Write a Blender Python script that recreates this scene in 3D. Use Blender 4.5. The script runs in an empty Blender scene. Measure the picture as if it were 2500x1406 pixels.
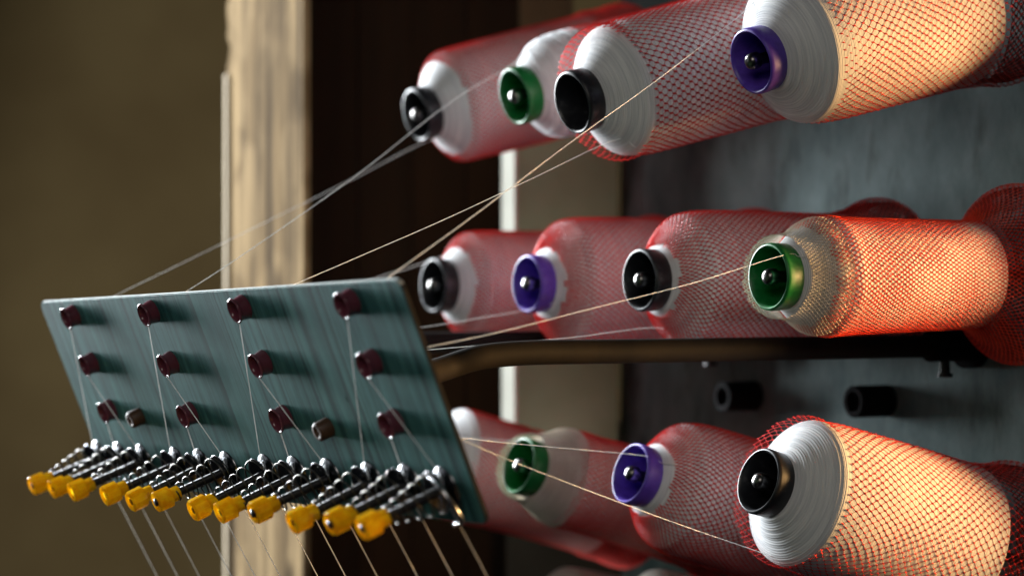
import bpy, math, random
import numpy as np
from mathutils import Vector, Matrix

random.seed(7)
RNG = np.random.default_rng(7)
scene = bpy.context.scene
C = scene.collection
H = 1.30                     # eye level above the floor, metres
R = math.radians

# ------------------------------------------------------------------ camera
cam_d = bpy.data.cameras.new('camera')
cam_d.lens = 85.0
cam_d.sensor_width = 36.0
cam_d.clip_start = 0.05
cam_d.clip_end = 50.0
cam_d.dof.use_dof = True
cam_d.dof.focus_distance = 1.59
cam_d.dof.aperture_fstop = 4.2
cam_d.dof.aperture_blades = 9
cam = bpy.data.objects.new('camera', cam_d)
C.objects.link(cam)
cam.location = (0, 0, H)
cam.rotation_euler = (R(90), 0, 0)
scene.camera = cam

# ------------------------------------------------------------------ world + light
w = bpy.data.worlds.new('World')
scene.world = w
w.use_nodes = True
bg = w.node_tree.nodes['Background']
bg.inputs[0].default_value = (0.75, 0.85, 1.0, 1)
bg.inputs[1].default_value = 0.010


def area(name, loc, target, size, size_y, power, col, spread=180):
    d = bpy.data.lights.new(name, 'AREA')
    d.shape = 'RECTANGLE'
    d.size = size
    d.size_y = size_y
    d.energy = power
    d.color = col
    d.spread = R(spread)
    o = bpy.data.objects.new(name, d)
    C.objects.link(o)
    o.location = loc
    o.rotation_euler = (Vector(target) - Vector(loc)).to_track_quat('-Z', 'Y').to_euler()
    return o


# daylight from tall windows on the left: one behind the creel, a dimmer one beside it
area('window_light', (-2.2, 4.1, H + 0.85), (0.1, 1.85, H), 0.42, 2.4, 580, (0.90, 0.96, 1.0))
area('side_window_light', (-2.6, 1.75, H + 0.55), (-0.1, 1.75, H), 0.9, 1.5, 3.0, (0.90, 0.95, 1.0))
# warm lamp to the right of the creel, beyond the edge of its panel
area('warm_lamp', (1.30, 1.52, H + 0.02), (0.30, 1.66, H), 0.27, 0.27, 5.0, (1.0, 0.57, 0.22), spread=60)
# weak light of the room behind and above the camera
area('room_light', (-0.6, -1.6, H + 1.4), (0.0, 1.8, H), 1.6, 1.2, 20.0, (1.0, 0.93, 0.84))

vs = scene.view_settings
vs.view_transform = 'Standard'
vs.look = 'None'
vs.exposure = 0.0
vs.gamma = 1.0
scene.cycles.use_denoising = True
scene.cycles.max_bounces = 8

# ------------------------------------------------------------------ machine frame
# a = along the cone axes towards the panel, u = along a row of cones towards the near end
PHI = R(31.0)
A = Vector((math.cos(PHI), math.sin(PHI), 0))
U = Vector((math.sin(PHI), -math.cos(PHI), 0))
Z = Vector((0, 0, 1))
FPX = 85.0 / 36.0 * 2500.0


def W(s, u, z):
    """machine millimetres -> world metres"""
    v = (A * s + U * u + Z * z) * 0.001
    return Vector((v.x, v.y, v.z + H))


def at(x, y, depth):
    """a point of the place seen towards (x, y) at this depth in mm"""
    return Vector(((x - 1250) / FPX * depth * .001, depth * .001, H + (703 - y) / FPX * depth * .001))


# ------------------------------------------------------------------ materials
def mat(name):
    m = bpy.data.materials.new(name)
    m.use_nodes = True
    nt = m.node_tree
    b = nt.nodes['Principled BSDF']
    return m, nt, b


def node(nt, typ, **kw):
    n = nt.nodes.new(typ)
    for k, v in kw.items():
        if k in n.inputs:
            n.inputs[k].default_value = v
        else:
            setattr(n, k, v)
    return n


def ramp(nt, pts):
    r = nt.nodes.new('ShaderNodeValToRGB')
    e = r.color_ramp.elements
    while len(e) < len(pts):
        e.new(0.5)
    for i, (p, c) in enumerate(pts):
        e[i].position = p
        e[i].color = (*c, 1)
    return r


def coords(nt, scale=(1, 1, 1)):
    tc = nt.nodes.new('ShaderNodeTexCoord')
    mp = nt.nodes.new('ShaderNodeMapping')
    mp.inputs['Scale'].default_value = scale
    nt.links.new(tc.outputs['Object'], mp.inputs['Vector'])
    return mp.outputs['Vector']


def bump(nt, b, height, strength, dist):
    bp = node(nt, 'ShaderNodeBump', Strength=strength, Distance=dist)
    nt.links.new(height, bp.inputs['Height'])
    nt.links.new(bp.outputs['Normal'], b.inputs['Normal'])


def noise_mat(name, c1, c2, scale, stretch=(1, 1, 1), rough=.5, metal=0., detail=6, bstr=.2, bdist=.0005, p0=.35, p1=.65, spec=.5, rvar=0.):
    m, nt, b = mat(name)
    v = coords(nt, stretch)
    n = node(nt, 'ShaderNodeTexNoise', Scale=scale, Detail=detail, Roughness=.6)
    nt.links.new(v, n.inputs['Vector'])
    r = ramp(nt, [(p0, c1), (p1, c2)])
    nt.links.new(n.outputs['Fac'], r.inputs['Fac'])
    nt.links.new(r.outputs['Color'], b.inputs['Base Color'])
    b.inputs['Roughness'].default_value = rough
    b.inputs['Metallic'].default_value = metal
    b.inputs['Specular IOR Level'].default_value = spec
    if rvar:
        mr = node(nt, 'ShaderNodeMapRange')
        mr.inputs[3].default_value = rough - rvar
        mr.inputs[4].default_value = rough + rvar
        nt.links.new(n.outputs['Fac'], mr.inputs[0])
        nt.links.new(mr.outputs[0], b.inputs['Roughness'])
    if bstr:
        bump(nt, b, n.outputs['Fac'], bstr, bdist)
    return m


def yarn_mat(name, c1, c2):
    m, nt, b = mat(name)
    v = coords(nt)
    wv = node(nt, 'ShaderNodeTexWave', Scale=320.0, Distortion=2.2, Detail=3.0)
    wv.bands_direction = 'Z'
    wv.inputs['Detail Scale'].default_value = .25
    nt.links.new(v, wv.inputs['Vector'])
    v2 = coords(nt, (20, 20, 900))
    n = node(nt, 'ShaderNodeTexNoise', Scale=1.0, Detail=3.0)
    nt.links.new(v2, n.inputs['Vector'])
    mx = node(nt, 'ShaderNodeMath', operation='ADD')
    nt.links.new(wv.outputs['Fac'], mx.inputs[0])
    nt.links.new(n.outputs['Fac'], mx.inputs[1])
    r = ramp(nt, [(.38, c2), (.62, c1)])
    nt.links.new(n.outputs['Fac'], r.inputs['Fac'])
    nt.links.new(r.outputs['Color'], b.inputs['Base Color'])
    b.inputs['Roughness'].default_value = .8
    b.inputs['Specular IOR Level'].default_value = .12
    b.inputs['Sheen Weight'].default_value = .1
    bump(nt, b, mx.outputs[0], .45, .0004)
    return m


def net_mat(name, c, c2):
    m, nt, b = mat(name)
    v = coords(nt)
    n = node(nt, 'ShaderNodeTexNoise', Scale=60.0, Detail=2.0)
    nt.links.new(v, n.inputs['Vector'])
    r = ramp(nt, [(.35, c2), (.65, c)])
    nt.links.new(n.outputs['Fac'], r.inputs['Fac'])
    nt.links.new(r.outputs['Color'], b.inputs['Base Color'])
    b.inputs['Roughness'].default_value = .38
    tr = nt.nodes.new('ShaderNodeBsdfTranslucent')
    nt.links.new(r.outputs['Color'], tr.inputs['Color'])
    ms = node(nt, 'ShaderNodeMixShader')
    ms.inputs[0].default_value = .36
    out = nt.nodes['Material Output']
    nt.links.new(b.outputs[0], ms.inputs[1])
    nt.links.new(tr.outputs[0], ms.inputs[2])
    nt.links.new(ms.outputs[0], out.inputs['Surface'])
    return m


def plastic(name, c, rough=.3):
    """moulded plastic, scuffed and a little dusty"""
    m, nt, b = mat(name)
    n = node(nt, 'ShaderNodeTexNoise', Scale=140.0, Detail=6.0, Roughness=.7)
    nt.links.new(coords(nt), n.inputs['Vector'])
    r = ramp(nt, [(.32, tuple(x * .7 for x in c)), (.58, c), (.74, tuple(x * .75 + .05 for x in c))])
    nt.links.new(n.outputs['Fac'], r.inputs['Fac'])
    nt.links.new(r.outputs['Color'], b.inputs['Base Color'])
    mr = node(nt, 'ShaderNodeMapRange')
    mr.inputs[3].default_value = rough - .08
    mr.inputs[4].default_value = rough + .3
    nt.links.new(n.outputs['Fac'], mr.inputs[0])
    nt.links.new(mr.outputs[0], b.inputs['Roughness'])
    bump(nt, b, n.outputs['Fac'], .12, .0003)
    return m


M = {}
M['yarn'] = yarn_mat('white_yarn', (.80, .80, .80), (.62, .63, .65))
M['cream'] = yarn_mat('cream_yarn', (.72, .69, .60), (.55, .52, .45))
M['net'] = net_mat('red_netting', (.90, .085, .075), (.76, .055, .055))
M['net_shaded'] = net_mat('shaded_red_netting', (.20, .022, .020), (.13, .014, .014))  # red net darkened: shade behind the packages put into its colour
M['net_pale'] = net_mat('pale_netting', (.82, .77, .68), (.70, .64, .55))
M['net_orange'] = net_mat('orange_netting', (.90, .085, .035), (.78, .05, .03))
M['black'] = plastic('black_plastic', (.012, .013, .017))
M['purple'] = plastic('purple_plastic', (.12, .055, .48))
M['green'] = plastic('green_plastic', (.005, .17, .035))
m, nt, b = mat('galvanised_steel')
n1 = node(nt, 'ShaderNodeTexNoise', Scale=16.0, Detail=8.0, Roughness=.65)
nt.links.new(coords(nt), n1.inputs['Vector'])
# streaks running down the plate: one-dimensional noise across it
tc = nt.nodes.new('ShaderNodeTexCoord')
dp = node(nt, 'ShaderNodeVectorMath', operation='DOT_PRODUCT')
dp.inputs[1].default_value = (.5148, -.8568, .0273)
nt.links.new(tc.outputs['Object'], dp.inputs[0])
ad = node(nt, 'ShaderNodeMath', operation='MULTIPLY_ADD')
ad.inputs[1].default_value = .006
nt.links.new(n1.outputs['Fac'], ad.inputs[0])
nt.links.new(dp.outputs['Value'], ad.inputs[2])
n2 = node(nt, 'ShaderNodeTexNoise', Scale=95.0, Detail=5.0, Roughness=.7)
n2.noise_dimensions = '1D'
nt.links.new(ad.outputs[0], n2.inputs['W'])
r1 = ramp(nt, [(.28, (.024, .105, .106)), (.72, (.095, .265, .255))])
nt.links.new(n1.outputs['Fac'], r1.inputs['Fac'])
r2 = ramp(nt, [(.38, (.30, .30, .30)), (.49, (1, 1, 1)), (.64, (1.5, 1.45, 1.4))])
nt.links.new(n2.outputs['Fac'], r2.inputs['Fac'])
mx = node(nt, 'ShaderNodeMixRGB', blend_type='MULTIPLY')
mx.inputs[0].default_value = .7
nt.links.new(r1.outputs['Color'], mx.inputs[1])
nt.links.new(r2.outputs['Color'], mx.inputs[2])
nt.links.new(mx.outputs[0], b.inputs['Base Color'])
b.inputs['Roughness'].default_value = .6
b.inputs['Specular IOR Level'].default_value = .07
bump(nt, b, n2.outputs['Fac'], .1, .0003)
M['plate'] = m
m, nt, b = mat('grey_painted_steel')
n1 = node(nt, 'ShaderNodeTexNoise', Scale=7.0, Detail=9.0, Roughness=.7)
nt.links.new(coords(nt, (1, 1, .6)), n1.inputs['Vector'])
n2 = node(nt, 'ShaderNodeTexNoise', Scale=34.0, Detail=4.0, Roughness=.6)
nt.links.new(coords(nt, (1, 1, .35)), n2.inputs['Vector'])
r1 = ramp(nt, [(.30, (.042, .074, .075)), (.68, (.24, .315, .31))])
r2 = ramp(nt, [(.30, (.35, .33, .30)), (.46, (1, 1, 1))])
nt.links.new(n1.outputs['Fac'], r1.inputs['Fac'])
nt.links.new(n2.outputs['Fac'], r2.inputs['Fac'])
mx = node(nt, 'ShaderNodeMixRGB', blend_type='MULTIPLY')
mx.inputs[0].default_value = .75
nt.links.new(r1.outputs['Color'], mx.inputs[1])
nt.links.new(r2.outputs['Color'], mx.inputs[2])
nt.links.new(mx.outputs[0], b.inputs['Base Color'])
b.inputs['Roughness'].default_value = .75
b.inputs['Specular IOR Level'].default_value = .1
bump(nt, b, n1.outputs['Fac'], .4, .002)
M['panel'] = m
M['lit_cutedge'] = noise_mat('bare_lit_top_edge', (.62, .68, .67), (.80, .84, .82), 70, rough=.4, metal=.1, bstr=.1)
M['ceramic'] = noise_mat('maroon_ceramic', (.12, .030, .048), (.18, .05, .072), 60, rough=.14, bstr=0)
M['sleeve'] = noise_mat('brown_sleeve', (.05, .022, .010), (.09, .04, .018), 80, rough=.5)
M['chrome'] = noise_mat('bright_steel', (.36, .37, .39), (.55, .56, .58), 50, rough=.22, metal=1., bstr=.05)
M['disc'] = noise_mat('dull_disc_steel', (.14, .145, .155), (.26, .265, .28), 80, rough=.24, metal=1., bstr=.05)
M['pin'] = noise_mat('worn_pin_steel', (.10, .10, .10), (.20, .19, .18), 120, rough=.28, metal=1., bstr=.1)
M['spring'] = noise_mat('spring_steel', (.085, .08, .066), (.16, .15, .13), 60, rough=.3, metal=1., bstr=0)
M['bolt'] = noise_mat('blackened_steel', (.012, .012, .014), (.03, .03, .034), 90, rough=.34, metal=.3, bstr=0)
M['rod'] = noise_mat('dark_painted_rod', (.007, .006, .005), (.017, .013, .009), 35, rough=.72, spec=.14, bstr=.3, bdist=.0006, p0=.3, p1=.75)
M['rubber'] = noise_mat('black_rubber', (.005, .005, .006), (.011, .010, .011), 40, rough=.9, spec=.1)
M['thread'] = net_mat('white_thread', (.92, .92, .90), (.82, .82, .80))
m, nt, b = mat('amber_plastic')
n = node(nt, 'ShaderNodeTexNoise', Scale=160.0, Detail=4.0)
nt.links.new(coords(nt), n.inputs['Vector'])
r = ramp(nt, [(.35, (.88, .47, .006)), (.60, (.98, .70, .02))])
nt.links.new(n.outputs['Fac'], r.inputs['Fac'])
nt.links.new(r.outputs['Color'], b.inputs['Base Color'])
b.inputs['Roughness'].default_value = .12
bump(nt, b, n.outputs['Fac'], .06, .0003)
tr = nt.nodes.new('ShaderNodeBsdfTranslucent')
nt.links.new(r.outputs['Color'], tr.inputs['Color'])
ms = node(nt, 'ShaderNodeMixShader')
ms.inputs[0].default_value = .5
nt.links.new(b.outputs[0], ms.inputs[1])
nt.links.new(tr.outputs[0], ms.inputs[2])
nt.links.new(ms.outputs[0], nt.nodes['Material Output'].inputs['Surface'])
M['amber'] = m
M['wall'] = noise_mat('brown_plaster', (.034, .022, .0085), (.047, .032, .013), 2.2, rough=.95, bstr=.2, bdist=.004, spec=.05)
M['darkwood'] = noise_mat('dark_stained_wood', (.007, .0035, .0018), (.017, .008, .0035), 3.5, (6, 6, .5), rough=.8, bstr=.3, bdist=.001, spec=.2)
M['brownwood'] = noise_mat('brown_timber', (.055, .034, .012), (.085, .055, .022), 5, (6, 6, .6), rough=.7, bstr=.3, bdist=.001)
M['beige'] = noise_mat('beige_board', (.23, .33, .20), (.30, .40, .26), 8, rough=.85, bstr=.2, bdist=.001, spec=.06)
M['litedge'] = noise_mat('lit_board_edge', (.60, .60, .50), (.72, .72, .62), 14, rough=.7, bstr=.2, bdist=.001, spec=.08)  # whiter than the board's beige: window light put into the colour
M['palewood'] = noise_mat('pale_wood_edge', (.50, .40, .27), (.64, .53, .38), 24, (1, 1, .1), rough=.8, bstr=.3, bdist=.001, spec=.05)
M['darksheet'] = noise_mat('dark_metal_sheet', (.012, .016, .016), (.024, .028, .028), 14, rough=.6)
# weathered pale timber: long grain, knots and stains
m, nt, b = mat('weathered_timber')
v = coords(nt, (1, 1, .05))
n1 = node(nt, 'ShaderNodeTexNoise', Scale=75.0, Detail=5.0, Roughness=.6)
nt.links.new(v, n1.inputs['Vector'])
v2 = coords(nt, (1, 1, .55))
n2 = node(nt, 'ShaderNodeTexNoise', Scale=24.0, Detail=2.0, Roughness=.5)
nt.links.new(v2, n2.inputs['Vector'])
r1 = ramp(nt, [(.38, (.15, .098, .048)), (.60, (.52, .36, .185))])
r2 = ramp(nt, [(.44, (.34, .30, .24)), (.54, (1, 1, 1))])
nt.links.new(n1.outputs['Fac'], r1.inputs['Fac'])
nt.links.new(n2.outputs['Fac'], r2.inputs['Fac'])
mx = node(nt, 'ShaderNodeMixRGB', blend_type='MULTIPLY')
mx.inputs[0].default_value = .55
nt.links.new(r1.outputs['Color'], mx.inputs[1])
nt.links.new(r2.outputs['Color'], mx.inputs[2])
vo = node(nt, 'ShaderNodeTexVoronoi', Scale=17.0)
nt.links.new(coords(nt, (1, 1, .6)), vo.inputs['Vector'])
r3 = ramp(nt, [(.10, (.12, .09, .06)), (.24, (1, 1, 1))])
nt.links.new(vo.outputs['Distance'], r3.inputs['Fac'])
mx2 = node(nt, 'ShaderNodeMixRGB', blend_type='MULTIPLY')
mx2.inputs[0].default_value = .75
nt.links.new(mx.outputs[0], mx2.inputs[1])
nt.links.new(r3.outputs['Color'], mx2.inputs[2])
nt.links.new(mx2.outputs[0], b.inputs['Base Color'])
b.inputs['Roughness'].default_value = .9
b.inputs['Specular IOR Level'].default_value = .04
bump(nt, b, n1.outputs['Fac'], .5, .001)
M['timber'] = m


# ------------------------------------------------------------------ mesh helpers
def mesh_from(name, verts, quads=None, tris=None, smooth=True):
    me = bpy.data.meshes.new(name)
    verts = np.asarray(verts, dtype=np.float32).reshape(-1, 3)
    loops, starts, totals = [], [], []
    off = 0
    for arr, k in ((quads, 4), (tris, 3)):
        if arr is None or len(arr) == 0:
            continue
        arr = np.asarray(arr, dtype=np.int32).reshape(-1, k)
        loops.append(arr.ravel())
        starts.append(off + np.arange(len(arr), dtype=np.int32) * k)
        totals.append(np.full(len(arr), k, dtype=np.int32))
        off += arr.size
    loops = np.concatenate(loops)
    starts = np.concatenate(starts)
    totals = np.concatenate(totals)
    me.vertices.add(len(verts))
    me.vertices.foreach_set('co', verts.ravel())
    me.loops.add(len(loops))
    me.loops.foreach_set('vertex_index', loops)
    me.polygons.add(len(starts))
    me.polygons.foreach_set('loop_start', starts)
    me.polygons.foreach_set('loop_total', totals)
    me.polygons.foreach_set('use_smooth', np.full(len(starts), smooth, dtype=bool))
    me.update(calc_edges=True)
    me.validate()
    return me


def link(name, me, material, parent=None, sharp=None):
    me.materials.append(M[material] if isinstance(material, str) else material)
    if sharp is not None:
        me.set_sharp_from_angle(angle=R(sharp))
    o = bpy.data.objects.new(name, me)
    C.objects.link(o)
    if parent:
        o.parent = parent
    return o


def tag(o, label, cat, group=None):
    o['label'] = label
    o['category'] = cat
    if group:
        o['group'] = group
    return o


def empty(name, matrix):
    o = bpy.data.objects.new(name, None)
    o.empty_display_size = .02
    C.objects.link(o)
    o.matrix_world = matrix
    return o


def frame(origin, zaxis, xhint=Vector((0, 0, 1))):
    z = zaxis.normalized()
    x = (xhint - z * xhint.dot(z)).normalized()
    y = z.cross(x)
    m = Matrix((x, y, z)).transposed().to_4x4()
    m.translation = origin
    return m


def lathe(profile, seg=64, closed=False, noise=0.0):
    """profile: (z, r) in mm -> verts (metres) and quads round local Z"""
    p = np.asarray(profile, float)
    n = len(p)
    th = np.linspace(0, 2 * np.pi, seg, endpoint=False)
    rr = p[:, 1][:, None] + (RNG.normal(0, noise, (n, seg)) if noise else 0)
    V = np.stack([rr * np.cos(th), rr * np.sin(th), np.repeat(p[:, 0][:, None], seg, 1)], -1).reshape(-1, 3) * .001
    i = np.arange(n if closed else n - 1)[:, None]
    j = np.arange(seg)[None, :]
    i2 = (i + 1) % n
    j2 = (j + 1) % seg
    i, i2, j, j2 = np.broadcast_arrays(i, i2, j, j2)
    Q = np.stack([i * seg + j, i * seg + j2, i2 * seg + j2, i2 * seg + j], -1).reshape(-1, 4)
    return V, Q


def tube_path(pts, rad, seg=8, caps=True):
    """tube along a polyline (metres); rad scalar or list (metres)"""
    P = [Vector(p) for p in pts]
    n = len(P)
    rad = [rad] * n if np.isscalar(rad) else rad
    T = []
    for k in range(n):
        a_ = P[max(k - 1, 0)]
        b_ = P[min(k + 1, n - 1)]
        T.append((b_ - a_).normalized())
    nrm = T[0].orthogonal().normalized()
    V = []
    for k in range(n):
        nrm = (nrm - T[k] * nrm.dot(T[k])).normalized()
        bn = T[k].cross(nrm)
        for s in range(seg):
            t = 2 * math.pi * s / seg
            V.append(P[k] + (nrm * math.cos(t) + bn * math.sin(t)) * rad[k])
    Q = []
    for k in range(n - 1):
        for s in range(seg):
            s2 = (s + 1) % seg
            Q.append((k * seg + s, k * seg + s2, (k + 1) * seg + s2, (k + 1) * seg + s))
    Tr = []
    if caps:
        V.append(P[0])
        V.append(P[-1])
        c0, c1 = n * seg, n * seg + 1
        for s in range(seg):
            s2 = (s + 1) % seg
            Tr.append((c0, s2, s))
            Tr.append((c1, (n - 1) * seg + s, (n - 1) * seg + s2))
    return np.array([tuple(v) for v in V]), np.array(Q), (np.array(Tr) if caps else None)


def spline(pts, per=10):
    """Catmull-Rom through the points"""
    P = [Vector(p) for p in pts]
    P = [P[0] * 2 - P[1]] + P + [P[-1] * 2 - P[-2]]
    out = []
    for k in range(1, len(P) - 2):
        for t in np.linspace(0, 1, per, endpoint=False):
            p0, p1, p2, p3 = P[k - 1:k + 3]
            out.append(.5 * ((2 * p1) + (p2 - p0) * t + (2 * p0 - 5 * p1 + 4 * p2 - p3) * t * t + (3 * p1 - p0 - 3 * p2 + p3) * t ** 3))
    out.append(P[-2])
    return out


def box_mesh(name, corners_bottom, z0, z1, smooth=False, bevel=0.0):
    """prism: list of world xy corners (metres) extruded from z0 to z1, optionally bevelled"""
    import bmesh
    bm = bmesh.new()
    lo = [bm.verts.new((x, y, z0)) for x, y in corners_bottom]
    hi = [bm.verts.new((x, y, z1)) for x, y in corners_bottom]
    n = len(lo)
    bm.faces.new(lo[::-1])
    bm.faces.new(hi)
    for k in range(n):
        bm.faces.new((lo[k], lo[(k + 1) % n], hi[(k + 1) % n], hi[k]))
    bmesh.ops.recalc_face_normals(bm, faces=bm.faces)
    if bevel:
        bmesh.ops.bevel(bm, geom=list(bm.edges), offset=bevel, segments=2, affect='EDGES')
    me = bpy.data.meshes.new(name)
    bm.to_mesh(me)
    bm.free()
    return me


# ------------------------------------------------------------------ the setting
def px_x(x, depth):
    return (x - 1250) / FPX * depth * .001


# back wall
me = box_mesh('wall', [(-4.5, 5.2), (3.5, 5.2), (3.5, 5.3), (-4.5, 5.3)], 0, 3.0)
o = link('wall', me, 'wall')
o['kind'] = 'structure'

# dark stained boarding behind the gap between post and creel: each plank a piece
bd = empty('dark_boarding', Matrix.Translation((0, 2.375, H - .8)))
tag(bd, 'dark brown stained wooden boarding behind the thread cones, right of the pale post', 'boarding')
x0, x1 = px_x(742, 2375), px_x(1400, 2375)
npl = 5
for k in range(npl):
    xa = x0 + (x1 - x0) * k / npl + .0002
    xb = x0 + (x1 - x0) * (k + 1) / npl - .0002
    dy = random.uniform(0, .0025)
    me = box_mesh('plank', [(xa, dy), (xb, dy), (xb, .03), (xa, .03)], 0, 1.6, bevel=.001)
    link('plank', me, 'darkwood' if k < npl - 1 else 'brownwood', bd)

# pale weathered post
post = empty('timber_post', Matrix.Translation((0, 0, H - .6)))
tag(post, 'pale weathered wooden post with chipped left edge, behind the steel plate', 'post')
D = 2310
n1 = Vector((-.82, -.57, 0)).normalized()          # its broad face is turned towards the window
t1 = Vector((n1.y * -1, n1.x, 0))                    # along the face to the right
if t1.x < 0:
    t1 = -t1
pl = Vector((px_x(556, D), D * .001, 0))
# broad face width so that its right edge lies on the ray of x=749
k = (749 - 1250) / FPX
wd = (k * pl.y - pl.x) / (t1.x - k * t1.y)
rows = 121
zz = np.linspace(0, 1.2, rows)
V = []
for z_ in zz:
    ypx = 703 - (z_ - .6) * 1000 / D * FPX
    chip = 0.0
    if ypx < 182:
        chip = .0035 * (math.sin(z_ * 230) + .7 * math.sin(z_ * 530 + 1)) + .001
        chip = max(chip, -.0015)
    for (tt, nn) in ((chip, -.0), (wd - .007, 0), (wd - .001, -.004), (wd - .095, -.05), (0 + chip, -.05)):
        p = pl + t1 * tt + n1 * nn
        V.append((p.x, p.y, z_))
Q = []
for r_ in range(rows - 1):
    for k in range(5):
        k2 = (k + 1) % 5
        Q.append((r_ * 5 + k, r_ * 5 + k2, (r_ + 1) * 5 + k2, (r_ + 1) * 5 + k))
me = mesh_from('post_body', V, Q, smooth=False)
link('post_body', me, 'timber', post)
# pale corner strip nailed to its left edge; it is broken off near the top of the picture
zt = .6 + (703 - 180) / FPX * D * .001
n2 = (n1 + Vector((-.45, 0.05, 0))).normalized()
t2 = Vector((-n2.y, n2.x, 0))
if t2.x < 0:
    t2 = -t2
e0 = pl + n1 * .002 + t1 * .0015
e1 = e0 - t2 * .0095
cc = [e1, e0, e0 - n1 * .02, e1 - n1 * .02]
me = box_mesh('corner_strip', [(p.x, p.y) for p in cc], 0, zt, bevel=.0012)
link('corner_strip', me, 'palewood', post)

# beige board with a paler left edge that carries painted window light, fixed at the far end of the creel
cb = empty('beige_board', Matrix.Translation((0, 0, H - .16)))
tag(cb, 'beige upright board with a bright window-lit left edge, behind the red-netted cones', 'board')
D = 2190
pa = Vector((px_x(1256, D), D * .001, 0))
tb = Vector((1, -.05, 0)).normalized()
wdb = px_x(1507, D) - pa.x
nb = Vector((tb.y, -tb.x, 0))
if nb.y > 0:
    nb = -nb
pts = [pa, pa + tb * wdb, pa + tb * wdb - nb * .02, pa - nb * .02]
me = box_mesh('board_face', [(p.x, p.y) for p in pts], -.06, .30)
link('board_face', me, 'beige', cb)
nl = Vector((-.85, -.527, 0))
tl = Vector((.527, -.85, 0))
qa = pa - tb * .0003 + nb * .002
qb = qa - tl * .0215
pts = [qb, qa, qa - nl * .008, qb - nl * .008]
me = box_mesh('board_edge', [(p.x, p.y) for p in pts], -.06, .30)
link('board_edge', me, 'litedge', cb)

# dark metal sheet behind the creel
D = 2366
me = box_mesh('back_sheet', [(px_x(1236, D), D * .001), (px_x(1540, D), D * .001), (px_x(1540, D), D * .001 + .004), (px_x(1236, D), D * .001 + .004)], H - .5, H - .13)
bs = link('back_sheet', me, 'darksheet')
tag(bs, 'dark greenish metal sheet low behind the cones, under the beige board', 'metal sheet')

# ------------------------------------------------------------------ creel panel with pins
SP = 1229.0                                    # machine distance of the panel's face
creel = empty('creel_panel', Matrix.Translation(W(SP, -1500, -450)))
tag(creel, 'grey blotchy steel creel panel behind the thread cones', 'panel')
inv = creel.matrix_world.inverted()


def loc(p):
    q = inv @ p
    return q


def slab(name, s0, s1, u0, u1, z0, z1, material, parent, bevel=0.0):
    pts = [loc(W(s, u, 0)) for s, u in ((s0, u0), (s1, u0), (s1, u1), (s0, u1))]
    zb, zt_ = loc(W(0, 0, z0)).z, loc(W(0, 0, z1)).z
    me_ = box_mesh(name, [(p.x, p.y) for p in pts], zb, zt_, bevel=bevel)
    return link(name, me_, material, parent)


slab('panel_sheet', SP, SP + 4, -1851, -1166, -450, 420, 'panel', creel)
slab('panel_flange', SP - 9, SP - .5, -1480, -1180, -137, -131, 'panel', creel, bevel=.001)

slab('lamp_block', SP - 34, SP - .5, -1236, -1118, 52, 112, 'rubber', creel, bevel=.002)  # added out of view to keep the warm lamp off the forward top cone

RINGS = {  # name: (u, s, z, elevation deg)
    'T1': (-1768, 969, 143.7, 14.5), 'T2': (-1610, 969, 148.3, 14.5), 'T3': (-1425, 905, 128.9, 15.0), 'T4': (-1303, 969, 150.9, 15.5),
    'M1': (-1740, 969, 2.0, 0.0), 'M2': (-1591, 969, 3.2, 0.3), 'M3': (-1436, 969, 5.6, 0.6), 'M4': (-1284, 969, 7.3, 0.6),
    'B1': (-1765, 969, -137.0, -15.5), 'B2': (-1603, 969, -137.1, -15.5), 'B3': (-1448, 969, -133.0, -16.0), 'B4': (-1295, 969, -127.9, -16.0),
}


def cone_frame(key):
    u, s, z, el = RINGS[key]
    ax = A * math.cos(R(el)) + Z * math.sin(R(el))
    return frame(W(s, u, z), ax, U)         # local X = along u (towards the near end), local Z = into the package


# steel pins, one per cone: a shaft and a domed hexagonal tip
pin_prof = [(-3.2, 0.01), (-3.0, 2.2), (-2.0, 4.2), (-.3, 5.4), (1.5, 5.8), (5.5, 5.8), (6.0, 5.2), (6.2, 4.2)]
for key in RINGS:
    u, s, z, el = RINGS[key]
    m_ = cone_frame(key)
    tip = 64 if key == 'T3' else 0
    L = (SP - s) / math.cos(R(el)) + 2
    V, Q = lathe([(p[0] + tip, p[1]) for p in pin_prof] + [(tip + 6.3, 4.0), (L, 4.0), (L, 0.01)], 12)
    me = mesh_from('pin', V, Q)
    o = link('pin', me, 'pin', creel, sharp=35)
    o.matrix_world = m_

# black rubber sockets on the panel, between the rows
for (x, y, r_, ln) in ((2165, 978, 12.5, 34), (1842, 966, 12.5, 34)):
    k = (x - 1250) / FPX
    u = SP * (k * math.sin(PHI) - math.cos(PHI)) / (math.sin(PHI) + k * math.cos(PHI))
    dep = SP * math.sin(PHI) - u * math.cos(PHI)
    z = (703 - y) / FPX * dep
    V, Q = lathe([(6, .01), (6, 7.2), (1, 7.4), (0, 8.2), (0, r_ - .8), (.8, r_), (ln, r_)], 40)
    V[:, 2] = V[:, 2] - ln * .001
    o = link('socket', mesh_from('socket', V, Q), 'rubber', creel, sharp=40)
    o.matrix_world = frame(W(SP, u, z), A, U)


# ------------------------------------------------------------------ thread cones
def interp_profile(pts, step):
    """smooth (z, r) curve resampled by arc length; returns (l, z, r)"""
    P = spline([Vector((z, r, 0)) for z, r in pts], 14)
    P = np.array([(p.x, p.y) for p in P])
    d = np.r_[0, np.cumsum(np.hypot(*np.diff(P, axis=0).T))]
    l = np.arange(0, d[-1], step)
    return l, np.interp(l, d, P[:, 0]), np.interp(l, d, P[:, 1])


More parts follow.
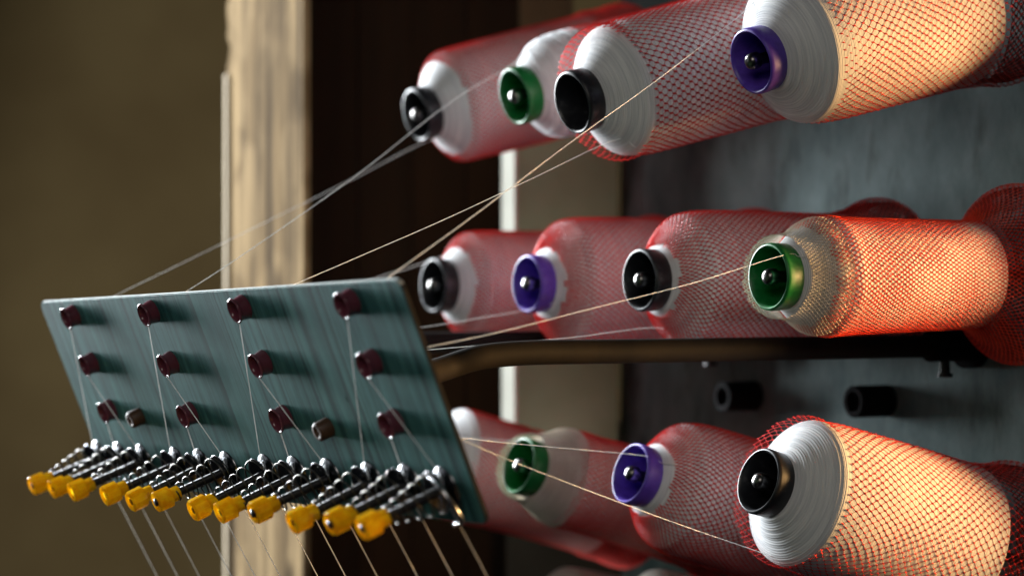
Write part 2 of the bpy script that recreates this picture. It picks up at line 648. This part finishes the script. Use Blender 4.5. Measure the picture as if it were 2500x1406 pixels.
def netting(profile, N=56, pitch=9.0, edge=None, thick=.27, dash=(2.2, .78), loose=.18, lift=.35, seed=0):
    """knitted diamond net round a profile; edge(theta) -> arc length where the net starts (mm)"""
    rg = np.random.default_rng(seed)
    l, zc, rc = interp_profile(profile, .5)
    half = pitch / 2
    K = int(l[-1] / half)
    ll = np.arange(K + 1) * half
    k = np.arange(K + 1)[:, None]
    i = np.arange(N)[None, :]
    th = 2 * np.pi * (i + .5 * (k % 2)) / N
    # slow drift so that the diamonds are not perfect
    ph = rg.uniform(0, 6.28, 8)
    drift = .012 * np.sin(ll / 31 + ph[0]) + .01 * np.sin(ll / 13 + ph[1])
    th = th + drift[:, None] + .030 * np.sin(3 * th + ph[2] + ll[:, None] / 40) + rg.normal(0, .004, (K + 1, N))
    lw = ll[:, None] + 1.5 * np.sin(2 * th + ph[3]) + .9 * np.sin(5 * th + ph[4] + ll[:, None] / 25) + rg.normal(0, .12, (K + 1, N))
    lw = np.clip(lw, 0, l[-1])
    z = np.interp(lw, l, zc)
    r = np.interp(lw, l, rc) + lift + loose * (.5 + .5 * np.sin(4 * th + ll[:, None] / 17 + ph[5]))
    P = np.stack([r * np.cos(th), r * np.sin(th), z], -1)              # (K+1, N, 3)
    ok = np.ones((K + 1, N), bool)
    if edge is not None:
        ok = lw >= edge(th)
    S, E = [], []
    for par in (0, 1):
        rows = np.arange(par, K, 2)
        for shift in (0, (-1 if par == 0 else 1)):
            a_ = P[rows]
            b_ = np.roll(P[rows + 1], -shift, axis=1)
            g = ok[rows] & np.roll(ok[rows + 1], -shift, axis=1)
            S.append(a_[g])
            E.append(b_[g])
    S = np.concatenate(S)
    E = np.concatenate(E)
    T = E - S
    T /= np.linalg.norm(T, axis=1, keepdims=True) + 1e-9
    rad = S.copy()
    rad[:, 2] = 0
    rad /= np.linalg.norm(rad, axis=1, keepdims=True) + 1e-9
    B = np.cross(T, rad)
    V = np.stack([S + rad * thick, S - rad * .4 * thick + B * thick * .9, S - rad * .4 * thick - B * thick * .9,
                  E + rad * thick, E - rad * .4 * thick + B * thick * .9, E - rad * .4 * thick - B * thick * .9], 1)
    n = len(S)
    base = np.arange(n)[:, None] * 6
    Q = np.concatenate([base + np.array([0, 1, 4, 3]), base + np.array([1, 2, 5, 4]), base + np.array([2, 0, 3, 5])])
    V = V.reshape(-1, 3)
    # knots: small spindles lying along the package
    idx = np.argwhere(ok[1:-1]) + np.array([1, 0])
    c = P[idx[:, 0], idx[:, 1]]
    nxt = P[idx[:, 0] + 1, idx[:, 1]]
    prv = P[idx[:, 0] - 1, idx[:, 1]]
    thn = th[idx[:, 0], idx[:, 1]]
    er = np.stack([np.cos(thn), np.sin(thn), 0 * thn], -1)
    et = np.stack([-np.sin(thn), np.cos(thn), 0 * thn], -1)
    d = nxt - prv
    d -= et * np.sum(d * et, 1, keepdims=True)
    d /= np.linalg.norm(d, axis=1, keepdims=True) + 1e-9
    d = d + et * .18
    nr = np.cross(et, d)
    a_, wv_ = dash
    K6 = np.stack([c + d * a_, c - d * a_, c + et * wv_, c - et * wv_, c + nr * wv_ * .8, c - nr * wv_ * .8], 1).reshape(-1, 3)
    b0 = len(V) + np.arange(len(c))[:, None] * 6
    Tr = np.concatenate([b0 + np.array(t) for t in ((0, 2, 4), (0, 4, 3), (0, 3, 5), (0, 5, 2), (1, 4, 2), (1, 3, 4), (1, 5, 3), (1, 2, 5))])
    V = np.concatenate([V, K6]) * .001
    return V, Q, Tr


def make_cone(key, label, tube, yarn, sh, body, net, L=180, group='thread cones on the creel pins', m_=None):
    """sh: (z, R) of the shoulder; body: list of (z, R) after it"""
    t = empty('thread_cone', m_ if m_ is not None else cone_frame(key))
    tag(t, label, 'thread cone', group)
    # hollow plastic tube with a rolled collar at the small end
    prof = [(16, 19.5), (14.5, 21.2), (12.5, 22.2), (2.6, 22.6), (.8, 22.3), (0, 21.4), (-.1, 20.8), (.6, 20.0), (2.2, 19.3), (12, 18.4),
            (30, 17.6), (80, 18.5), (150, 20.5), (L + 4, 22), (L + 4, 24.5), (L - 5, 24.5), (60, 22.5), (22, 20.2)]
    V, Q = lathe(prof, 72, closed=True)
    link('tube', mesh_from('tube', V, Q), tube, t, sharp=50)
    # wound yarn: every turn row is a slight ridge
    zs, Rs = sh
    pts = [(13.2, 20.6), (14.0, 21.6), (14.0 + (zs - 14) * .5, 21.6 + (Rs - 21.6) * .55), (14 + (zs - 14) * .82, 21.6 + (Rs - 21.6) * .9), (zs + 2, Rs)] + body
    l, z, r = interp_profile(pts, .62)
    ridge = {'B4': 1.0, 'T3': .7}.get(key, .4)
    amp = np.where(z < zs + 3, .15 * ridge, .05)
    r = r + RNG.normal(0, 1, len(r)) * amp + .10 * ridge * np.sin(l * 1.1 + np.sin(l * .13) * 3) * (z < zs + 3)
    prof = list(zip(z, r))
    prof += [(z[-1] + 1.5, r[-1] - 3), (z[-1] + 1.5, 23)]
    V, Q = lathe(prof, 88)
    # uneven winding: slow lobes
    th = np.arctan2(V[:, 1], V[:, 0])
    f = 1 + .004 * np.sin(2 * th + V[:, 2] * 60 + zs) + .002 * np.sin(5 * th - V[:, 2] * 110)
    V[:, 0] *= f
    V[:, 1] *= f
    link('yarn', mesh_from('yarn', V, Q), yarn, t)
    if net:
        nm = net.pop('material', 'net')
        V, Q, Tr = netting(seed=hash(key) % 97 if False else sum(map(ord, key)), **net)
        o = link('netting', mesh_from('netting', V, Q, Tr, smooth=False), nm, t)
        o['kind'] = 'stuff'
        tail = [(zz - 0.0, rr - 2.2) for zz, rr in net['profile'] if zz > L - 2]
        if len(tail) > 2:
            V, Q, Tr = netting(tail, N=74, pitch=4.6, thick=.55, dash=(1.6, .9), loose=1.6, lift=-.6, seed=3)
            o = link('gathered_net', mesh_from('gathered_net', V, Q, Tr, smooth=False), 'net_shaded', t)
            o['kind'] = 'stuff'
    return t


def flare(Rb, L=180, Rf=60, end=None):
    """net gathered in a loose bulb behind the package"""
    e = end or 238
    return [(L - 10, Rb), (L + 4, Rb + 2), (L + 20, (Rb + Rf) * .5), (L + 34, Rf), (L + 48, Rf - 2), (e, Rf - 14)]


def edge_fn(base, amp, th0):
    return lambda th: base + amp * .5 * (1 - np.cos(th - th0)) if amp >= 0 else base - amp * .5 * (1 + np.cos(th - th0))


# theta = 0 is towards the near end (camera side), pi the far side
def net_over(zs, Rs, body, start='shoulder', base=0.0, amp=0.0, **kw):
    if start == 'ring':
        head = [(14.2, 23), (16 + (zs - 14) * .4, 21.6 + (Rs - 21.6) * .55), (14 + (zs - 14) * .82, 21.6 + (Rs - 21.6) * .9), (zs + 2, Rs)]
    elif start == 'loose':
        head = [(zs - 24, Rs - 7), (zs - 14, Rs - 1), (zs - 4, Rs + 1.5), (zs + 5, Rs + .5)]
    else:
        head = [(zs - 6, Rs - 6), (zs - 1, Rs - 1), (zs + 3, Rs)]
    prof = head + body
    return dict(profile=prof, edge=(lambda th: base + amp * (.5 + .5 * np.cos(th))), **kw)


cones = {}


def cone(key, label, tube, yarn, zs, Rs, body, **nk):
    netd = None
    if nk:
        fl = flare(body[-1][1], Rf=nk.pop('Rf', 60))
        mt = nk.pop('material', 'net')
        netd = net_over(zs, Rs, [b_ for b_ in body if b_[0] < 165] + fl, **nk)
        netd['material'] = mt
    cones[key] = make_cone(key, label, tube, yarn, (zs, Rs), body, netd)


cone('T1', 'dim red-netted cone with black rim, leftmost of the top row beside the dark boarding', 'black', 'yarn', 36, 47,
     [(60, 48), (120, 49), (178, 49)], Rf=51, start='ring', base=19, amp=4, pitch=6.4, N=64, thick=.36, dash=(2.1, .88))
cone('T2', 'cone of bare loose white yarn with green rim, top row between two black-rimmed cones', 'green', 'yarn', 32, 39,
     [(60, 41), (120, 41), (178, 42)], start='shoulder', base=32, amp=0)
cone('T3', 'red-netted cone jutting forward with an empty-looking black rim, in the top row', 'black', 'yarn', 38, 47,
     [(60, 49), (120, 50), (178, 51)], start='loose', base=2, amp=24, pitch=7.6, N=56, thick=.18, dash=(2.3, .80))
cone('T4', 'big cone at the top right corner with purple rim and bare white front', 'purple', 'yarn', 36, 51,
     [(60, 54), (120, 56), (178, 58)], start='shoulder', base=11, amp=0, pitch=7.2, N=62, thick=.17, dash=(1.7, .66), Rf=66)
cone('M1', 'blurred pink-red netted cone with black rim, leftmost of the middle row', 'black', 'yarn', 34, 44,
     [(60, 45), (120, 45), (178, 45)], start='ring', base=8, amp=5, dash=(2.1, .9), N=66, pitch=6.2, thick=.36)
cone('M2', 'pink-red netted cone with purple rim in the middle row', 'purple', 'yarn', 36, 50,
     [(60, 51), (120, 51), (178, 51)], start='ring', base=4, amp=2, dash=(2.1, .9), N=68, pitch=6.2, thick=.36)
cone('M3', 'red-netted cone with black rim in the middle row, above the dark rod', 'black', 'yarn', 38, 48,
     [(60, 49.5), (120, 49), (178, 48)], start='ring', base=2, amp=2, pitch=5.8, N=70, dash=(1.8, .74), thick=.27)
B4b = [(60, 39.5), (100, 38.6), (140, 38), (178, 37.5)]
cone('M4', 'bright orange netted cone with green rim, rightmost of the middle row', 'green', 'yarn', 38, 38,
     [(48, 40.5)] + B4b, start='ring', base=14, amp=5, pitch=5.2, N=78, dash=(1.5, .58), thick=.27, material='net_orange', Rf=63)
cone('B1', 'blurred pink cone half hidden behind the lower right corner of the steel plate', 'black', 'yarn', 34, 46,
     [(60, 46), (120, 45), (178, 46)], Rf=50, start='shoulder', base=0, amp=2, pitch=6.4, N=64, thick=.36, dash=(2.1, .88))
cone('B2', 'cone of cream yarn with green rim in the bottom row, net slipped off its front', 'green', 'cream', 36, 37,
     [(50, 38.5), (70, 38), (120, 40), (178, 43)], start='shoulder', base=2, amp=3, pitch=6.4, N=62, thick=.36, dash=(2.1, .88))
cone('B3', 'red-netted cone with purple rim in the bottom row', 'purple', 'yarn', 40, 47,
     [(60, 49.5), (120, 50), (178, 50)], start='ring', base=3, amp=3, pitch=6.0, N=70, dash=(1.8, .74), thick=.27)
cone('B4', 'large cone at the bottom right with black rim and bare ridged white front', 'black', 'yarn', 35, 50,
     [(60, 52.5), (120, 54), (178, 55)], start='loose', base=8, amp=21, pitch=7.2, N=60, thick=.18, dash=(1.6, .66), Rf=66)

# two bare cream packages of the next row down, only their tops in view
for (x, y, dep, lab) in ((1285, 1492, 2010, 'cream yarn cone at the bottom edge, left and farther of two'),
                         (1500, 1505, 1880, 'cream yarn cone at the bottom edge, right and nearer of two')):
    p = at(x, y, dep)
    m_ = frame(p, A * math.cos(R(-14)) + Z * math.sin(R(-14)), U)
    make_cone('X', lab, 'black', 'cream', (34, 44), [(60, 45), (120, 45), (178, 45)], None, m_=m_)

# orange loose collar of M4: pale frayed net end standing round the green rim
V, Q, Tr = netting([(-3, 25.6), (4, 27), (12, 27.6), (20, 29.6), (26, 32.4), (34, 37.6), (41, 40.2)], N=78, pitch=4.6, thick=.26, dash=(1.1, .42), lift=.5, loose=.5, seed=5,
                   edge=lambda th: 1.5 + 15 * (.5 + .5 * np.cos(th)))
o = link('net_end', mesh_from('net_end', V, Q, Tr, smooth=False), 'net_pale', cones['M4'])
o['kind'] = 'stuff'

V, Q, Tr = netting([(-6, 24.2), (3, 25.4), (13, 27), (24, 32), (33, 36.4), (42, 38)], N=84, pitch=3.2, thick=.42, dash=(1.0, .6), lift=.3, loose=.8, seed=9,
                   edge=lambda th: 1 + 17 * (.5 + .5 * np.cos(th)))
o = link('net_end', mesh_from('net_end', V, Q, Tr, smooth=False), 'net_pale', cones['B2'])
o['kind'] = 'stuff'

# untidy loops of yarn round the green-rimmed bare cone
rg = np.random.default_rng(3)
Vs, Qs, off = [], [], 0
for k in range(26):
    z0 = rg.uniform(20, 62)
    tx, ty = rg.normal(0, .22, 2)
    ph = rg.uniform(0, 6.28)
    pts = []
    for t in np.linspace(0, 2 * math.pi, 49):
        zz_ = z0 + 38 * (tx * math.cos(t) + ty * math.sin(t)) * .4
        rr = np.interp(zz_, [13, 14, 23, 30, 36, 60, 120], [21.5, 22, 31.5, 37.3, 39.6, 41, 41]) + .4 + .5 * rg.random() * (math.sin(3 * t + ph) > .3)
        pts.append((rr * math.cos(t) * .001, rr * math.sin(t) * .001, zz_ * .001))
    v, q, _ = tube_path(pts, .00028 + .0003 * rg.random(), 5, caps=False)
    Vs.append(v)
    Qs.append(q + off)
    off += len(v)
o = link('loose_yarn', mesh_from('loose_yarn', np.concatenate(Vs), np.concatenate(Qs)), 'yarn', cones['T2'])
o['kind'] = 'stuff'

# ------------------------------------------------------------------ guide plate
ROLL, TAU = .0272887, .3786106
u2 = U * math.cos(ROLL) + Z * math.sin(ROLL)
zz_ = A.cross(u2)
if zz_.z < 0:
    zz_ = -zz_
v2 = -zz_ * math.cos(TAU) + A * math.sin(TAU)
n3 = u2.cross(v2)
if n3.dot(A) > 0:
    n3 = -n3
G0 = W(630.2, -1685.72, -23.33)                 # mouth of the first eyelet
ROW = 37.446
PL = Matrix((u2, v2, n3)).transposed().to_4x4()   # local x along row, y down the plate, z out of its front
if PL.to_3x3().determinant() < 0:
    pass
PL.translation = G0 - n3 * .010                   # plate face


def PW(x, y, off):
    return PL.translation + (u2 * x + v2 * y + n3 * off) * .001


right_handed = PL.to_3x3().determinant() > 0
plate = empty('guide_plate', Matrix.Translation(PW(220, 63, 0)))
tag(plate, 'tilted grey-green steel plate with maroon thread eyelets and a row of springs', 'guide plate')


def pframe(x, y, off=0):
    """frame on the plate face: Z out of the face"""
    return frame(PW(x, y, off), n3, u2)


# the sheet itself, rounded corners, bevelled
import bmesh
X0, X1, Y0, Y1, RC, TH = -66, 507, -11.5, 137.5, 7.0, 3.2
outline = []
for (cx, cy, a0) in ((X1 - RC, Y0 + RC, -90), (X1 - RC, Y1 - RC, 0), (X0 + RC, Y1 - RC, 90), (X0 + RC, Y0 + RC, 180)):
    for k in range(7):
        t = R(a0 + 15 * k)
        outline.append((cx + RC * math.cos(t), cy + RC * math.sin(t)))
bm = bmesh.new()
f0 = [bm.verts.new(PW(x, y, 0) - plate.location) for x, y in outline]
f1 = [bm.verts.new(PW(x, y, -TH) - plate.location) for x, y in outline]
bm.faces.new(f0)
bm.faces.new(f1[::-1])
nn = len(f0)
for k in range(nn):
    bm.faces.new((f0[k], f1[k], f1[(k + 1) % nn], f0[(k + 1) % nn]))
bmesh.ops.recalc_face_normals(bm, faces=bm.faces)
rim = [e for e in bm.edges if len(e.link_faces) == 2 and abs(e.calc_face_angle(0) - math.pi / 2) < .2]
bmesh.ops.bevel(bm, geom=rim, offset=.0006, segments=2, affect='EDGES')
me = bpy.data.meshes.new('sheet')
bm.to_mesh(me)
bm.free()
sheet = link('sheet', me, 'plate', plate)
me.materials.append(M['lit_cutedge'])  # bare metal, top edge only, paler to carry light from above
me.materials.append(M['bolt'])
for p_ in me.polygons:
    if p_.normal.dot(v2) < -.5:
        p_.material_index = 1
    elif abs(p_.normal.dot(n3)) < .9:
        p_.material_index = 2


def place(o, m_):
    o.matrix_world = m_
    return o


bpy.context.view_layer.update()


def attach(o, parent, m_):
    o.parent = parent
    o.matrix_parent_inverse = parent.matrix_world.inverted()
    o.matrix_world = m_


# ceramic eyelets
ey = [(0, 7.2), (1.0, 7.4), (7.0, 6.6), (8.6, 6.9), (9.6, 7.5), (10.4, 7.5), (10.9, 7.0), (10.9, 6.6), (10.2, 6.0), (8.5, 5.6), (0, 5.4), (-1, 5.4), (-1, 7.2)]
V, Q = lathe([(z_ * .8, r_ * 1.12) for z_, r_ in ey], 36, closed=True)
eyelet_me = mesh_from('eyelet', V, Q)
eyelet_me.materials.append(M['ceramic'])
for i in range(4):
    for j in range(3):
        o = bpy.data.objects.new('eyelet', eyelet_me)
        C.objects.link(o)
        attach(o, plate, pframe(148 * i, ROW * j))
# two brown sleeves
V, Q = lathe([(0, 6.4), (8, 6.2), (9, 5.6), (9.2, 3.2), (8.2, 2.6), (3, 2.4), (3, .01)], 30)
sl = mesh_from('sleeve', V, Q)
sl.materials.append(M['sleeve'])
for x, y in ((50.5, 79.5), (351.5, 81)):
    o = bpy.data.objects.new('sleeve', sl)
    C.objects.link(o)
    attach(o, plate, pframe(x, y))

# ------------------------------------------------------------------ spring tensioners
TX = [-50, -7, 37, 99, 142, 185.5, 247.5, 291, 338, 394, 440.5, 483.5]
TY = 113.5
# bolt: threaded shaft
prof = [(-6, .01), (-6, 5.5), (-3.4, 5.5)]
z = -3.2
prof.append((z, 2.6))
while z < 61:
    prof += [(z + .1, 2.55), (z + .55, 3.0), (z + 1.0, 2.55)]
    z += 1.05
prof += [(62.4, 2.6), (62.4, .01)]
V, Q = lathe(prof, 14)
bolt_me = mesh_from('tensioner', V, Q)
bolt_me.materials.append(M['bolt'])
# dished discs
disc_prof = [(0, 3.2), (.4, 6), (1.0, 9), (2.6, 12.3), (3.4, 13.2), (3.9, 13.1), (3.6, 12.2), (1.9, 9), (1.2, 6), (.9, 3.2)]
V, Q = lathe([(7.9 - z_ + .0, r_) for z_, r_ in disc_prof], 44, closed=True)
d1 = mesh_from('tension_disc', V, Q)
V, Q = lathe([(8.1 + z_, r_) for z_, r_ in disc_prof], 44, closed=True)
d2 = mesh_from('tension_disc', V, Q)
for d_ in (d1, d2):
    d_.materials.append(M['disc'])
# amber knob: faceted nut with neck
def knob_mesh():
    seg = 10
    V, Q = lathe([(46.5, 3.1), (46.5, 5.0), (52.4, 5.2), (52.9, 6.7), (53.4, 7.4), (63.0, 7.4), (63.8, 6.8), (63.8, 4.3), (62.6, 3.9), (62.6, 3.1)], seg)
    return mesh_from('knob', V, Q, smooth=False)


kn = knob_mesh()
kn.materials.append(M['amber'])


def spring_mesh(seed):
    rg = np.random.default_rng(seed)
    turns = 5.3 + rg.uniform(-.3, .3)
    n_ = int(turns * 26)
    ph = rg.uniform(0, 6.28)
    pts = []
    for t in np.linspace(0, 1, n_):
        r_ = 12.8 * (1 - t) ** 1.0 + 4.8 * t
        zz = 12.2 + 35 * (t ** .92)
        a_ = ph + t * turns * 2 * math.pi
        pts.append(Vector((r_ * math.cos(a_) * .001, r_ * math.sin(a_) * .001, zz * .001)))
    V, Q, Tr = tube_path(pts, .00055, 6)
    return mesh_from('spring', V, Q, Tr)


springs = [spring_mesh(k) for k in range(4)]
for s_ in springs:
    s_.materials.append(M['spring'])
for k, x in enumerate(TX):
    m_ = pframe(x, TY + random.uniform(-.6, .6)) @ Matrix.Rotation(R(random.uniform(-1.6, 1.6)), 4, 'X') @ Matrix.Rotation(R(random.uniform(-1.2, 1.2)), 4, 'Y') @ Matrix.Rotation(random.uniform(0, 6.28), 4, 'Z')
    t = bpy.data.objects.new('tensioner', bolt_me)
    C.objects.link(t)
    attach(t, plate, m_)
    bpy.context.view_layer.update()
    dz = random.uniform(-2.6, 1.2)
    for nm, me_ in (('tension_disc', d1), ('tension_disc', d2), ('spring', springs[k % 4]), ('knob', kn)):
        o = bpy.data.objects.new(nm, me_)
        C.objects.link(o)
        o.parent = t
        o.location = (0, 0, dz * .001 if nm == 'knob' else 0)
        o.rotation_euler = (0, 0, random.uniform(0, .6))

# the last tensioner carries a bent wire guide
pts = spline([PW(483, 104, 12), PW(497, 108, 15), PW(503, 120, 14), PW(500, 131, 11), PW(488, 134, 10)], 8)
V, Q, Tr = tube_path([p - plate.location for p in pts], .0016, 8)
link('wire_guide', mesh_from('wire_guide', V, Q, Tr), 'chrome', plate)

# ------------------------------------------------------------------ support rods from the plate to the panel
def rod(u, label, pu):
    p0 = PW(pu, 60, -TH - 2)
    pts = [p0, W(700, u - 0 + (p0 - W(0, 0, 0)).dot(U) * 0, -62), W(770, u, -53), W(800, u, -45.5), W(840, u, -43), W(900, u, -43)]
    pts[1] = p0.lerp(W(770, u, -53), .5)
    P = spline(pts, 8) + [W(s, u, -43) for s in np.linspace(940, SP - 1, 12)]
    base = W(SP, u, -43)
    t = empty('support_rod', Matrix.Translation(base))
    tag(t, label, 'rod', 'rods that carry the guide plate')
    V, Q, Tr = tube_path([p - base for p in P], .0083, 20)
    link('rod', mesh_from('rod', V, Q, Tr), 'rod', t)
    V, Q = lathe([(-46, .01), (-46, 10.5), (-45, 11.5), (-12, 11.5), (-11, 17), (-1, 17), (-1, .01)], 28)
    o = link('clamp', mesh_from('clamp', V, Q), 'rubber', t, sharp=40)
    o.matrix_world = frame(base, A, U)
    V, Q = lathe([(-5, .01), (-5, 4), (7, 4), (7, 6), (10, 6), (10, .01)], 12)
    o = link('clamp_screw', mesh_from('clamp_screw', V, Q), 'bolt', t, sharp=40)
    o.matrix_world = frame(W(SP - 30, u, -43 - 13), -Z, U)


rod(-1372, 'dark bent rod running from the steel plate under the orange cone', 395)
rod(-1668, 'far dark rod partly seen below the leftmost middle cone', 60)

# ------------------------------------------------------------------ threads
EYE = lambda i, j, off=0: PW(148 * i, ROW * j, off)
cols = ['first', 'second', 'third', 'fourth']


def cp(key, th, z, r_):
    """a point on a cone: angle (0 = near side, -90 = top), mm behind its rim, mm from its axis"""
    return cone_frame(key) @ Vector((r_ * math.cos(R(th)) * .001, r_ * math.sin(R(th)) * .001, z * .001))


starts = {  # (column, row): where each thread leaves its cone
    (0, 0): [cp('T1', 75, 27, 39), cp('T1', 80, 16, 26), cp('T1', 85, -1, 23.5)],
    (1, 0): [cp('T2', -105, 28, 36.5), cp('T2', -110, 14, 27), at(1100, 250, 1840), at(905, 402, 1780)],
    (2, 0): [cp('T3', 62, 30, 45), cp('T3', 70, 20, 34)],
    (3, 0): [cp('T4', -112, 30, 47), cp('T4', -118, 20, 38)],
    (0, 1): [cp('M1', -80, 24, 36), cp('M1', -88, 12, 25)],
    (1, 1): [cp('M2', 25, 20, 31), cp('M2', 40, 12, 23.4), cp('M2', 60, -.4, 22)],
    (2, 1): [cp('M3', 95, 30, 44), cp('M3', 100, 18, 35)],
    (3, 1): [cp('M4', -30, 17, 27), cp('M4', -35, 11, 23.2), cp('M4', -40, -.4, 21.8)],
    (0, 2): [cp('B1', -90, 26, 38), cp('B1', -95, 12, 25)],
    (1, 2): [cp('B2', -110, 26, 33), cp('B2', -120, 12, 25)],
    (2, 2): [cp('B3', -25, 20, 30), cp('B3', -30, 11, 23.2), cp('B3', -38, -.4, 21.8)],
    (3, 2): [cp('B4', 90, 33, 49), cp('B4', 100, 28, 46)],
}
names = {(0, 0): 'white thread from the leftmost top cone to the top left eyelet', (1, 0): 'white thread from the green-rimmed top cone crossing the pale post',
         (2, 0): 'crisp bright white thread from the forward black-rimmed top cone to the plate', (3, 0): 'long white thread from the purple-rimmed top right cone to the plate corner',
         (0, 1): 'blurred thread from the leftmost middle cone to the plate', (1, 1): 'faint thread from the purple-rimmed middle cone to the plate',
         (2, 1): 'thread from the black-rimmed middle cone running along the dark rod', (3, 1): 'thread from the green rim of the orange cone to the plate',
         (0, 2): 'thread to the bottom left eyelet from the half hidden pink cone', (1, 2): 'thread from the green-rimmed cream cone to the plate',
         (2, 2): 'fine thread from the purple-rimmed bottom cone to the plate', (3, 2): 'thread from the black-rimmed bottom right cone crossing the bottom row'}
rg = np.random.default_rng(11)
for (i, j), st in starts.items():
    tens = 3 * i + (0, 2, 1)[j]
    tx = TX[tens]
    path = list(st)
    e_back = EYE(i, j, -6)
    last = path[-1]
    # slight sag and wobble on the free span
    for t in (.25, .5, .75):
        p = last.lerp(e_back, t)
        p.z -= .003 * math.sin(math.pi * t) * (1 if j else .6)
        path.append(p + Vector((0, 0, rg.normal(0, .0006))))
    path.append(e_back)
    path.append(PW(148 * i + .5, ROW * j + 5.1, 2))
    mouth = PW(148 * i + 1.2, ROW * j + 7.2, 9.1)
    pre = spline(path, 8)
    post_ = [mouth, PW(148 * i + 1.5, ROW * j + 8.7, 8.5)]
    sx = -1 if tx < 148 * i else 1
    td = PW(tx + 3.5, TY - 12.2, 8.0)
    post_ += [td, PW(tx + 4.0, TY, 8.0), PW(tx + 3.5, TY + 12.5, 8.0)]
    fall = (v2 + u2 * .33).normalized()
    end0 = PW(tx + 3.5, TY + 12.5, 8.0)
    post_ += [end0 + fall * .06 + Vector((0, 0, 0)), end0 + fall * .22]
    V, Q, Tr = tube_path(pre + post_, .00025, 6)
    o = link('thread', mesh_from('thread', V, Q, Tr), 'thread')
    tag(o, names[(i, j)], 'thread', 'threads running from the cones to the guide plate')
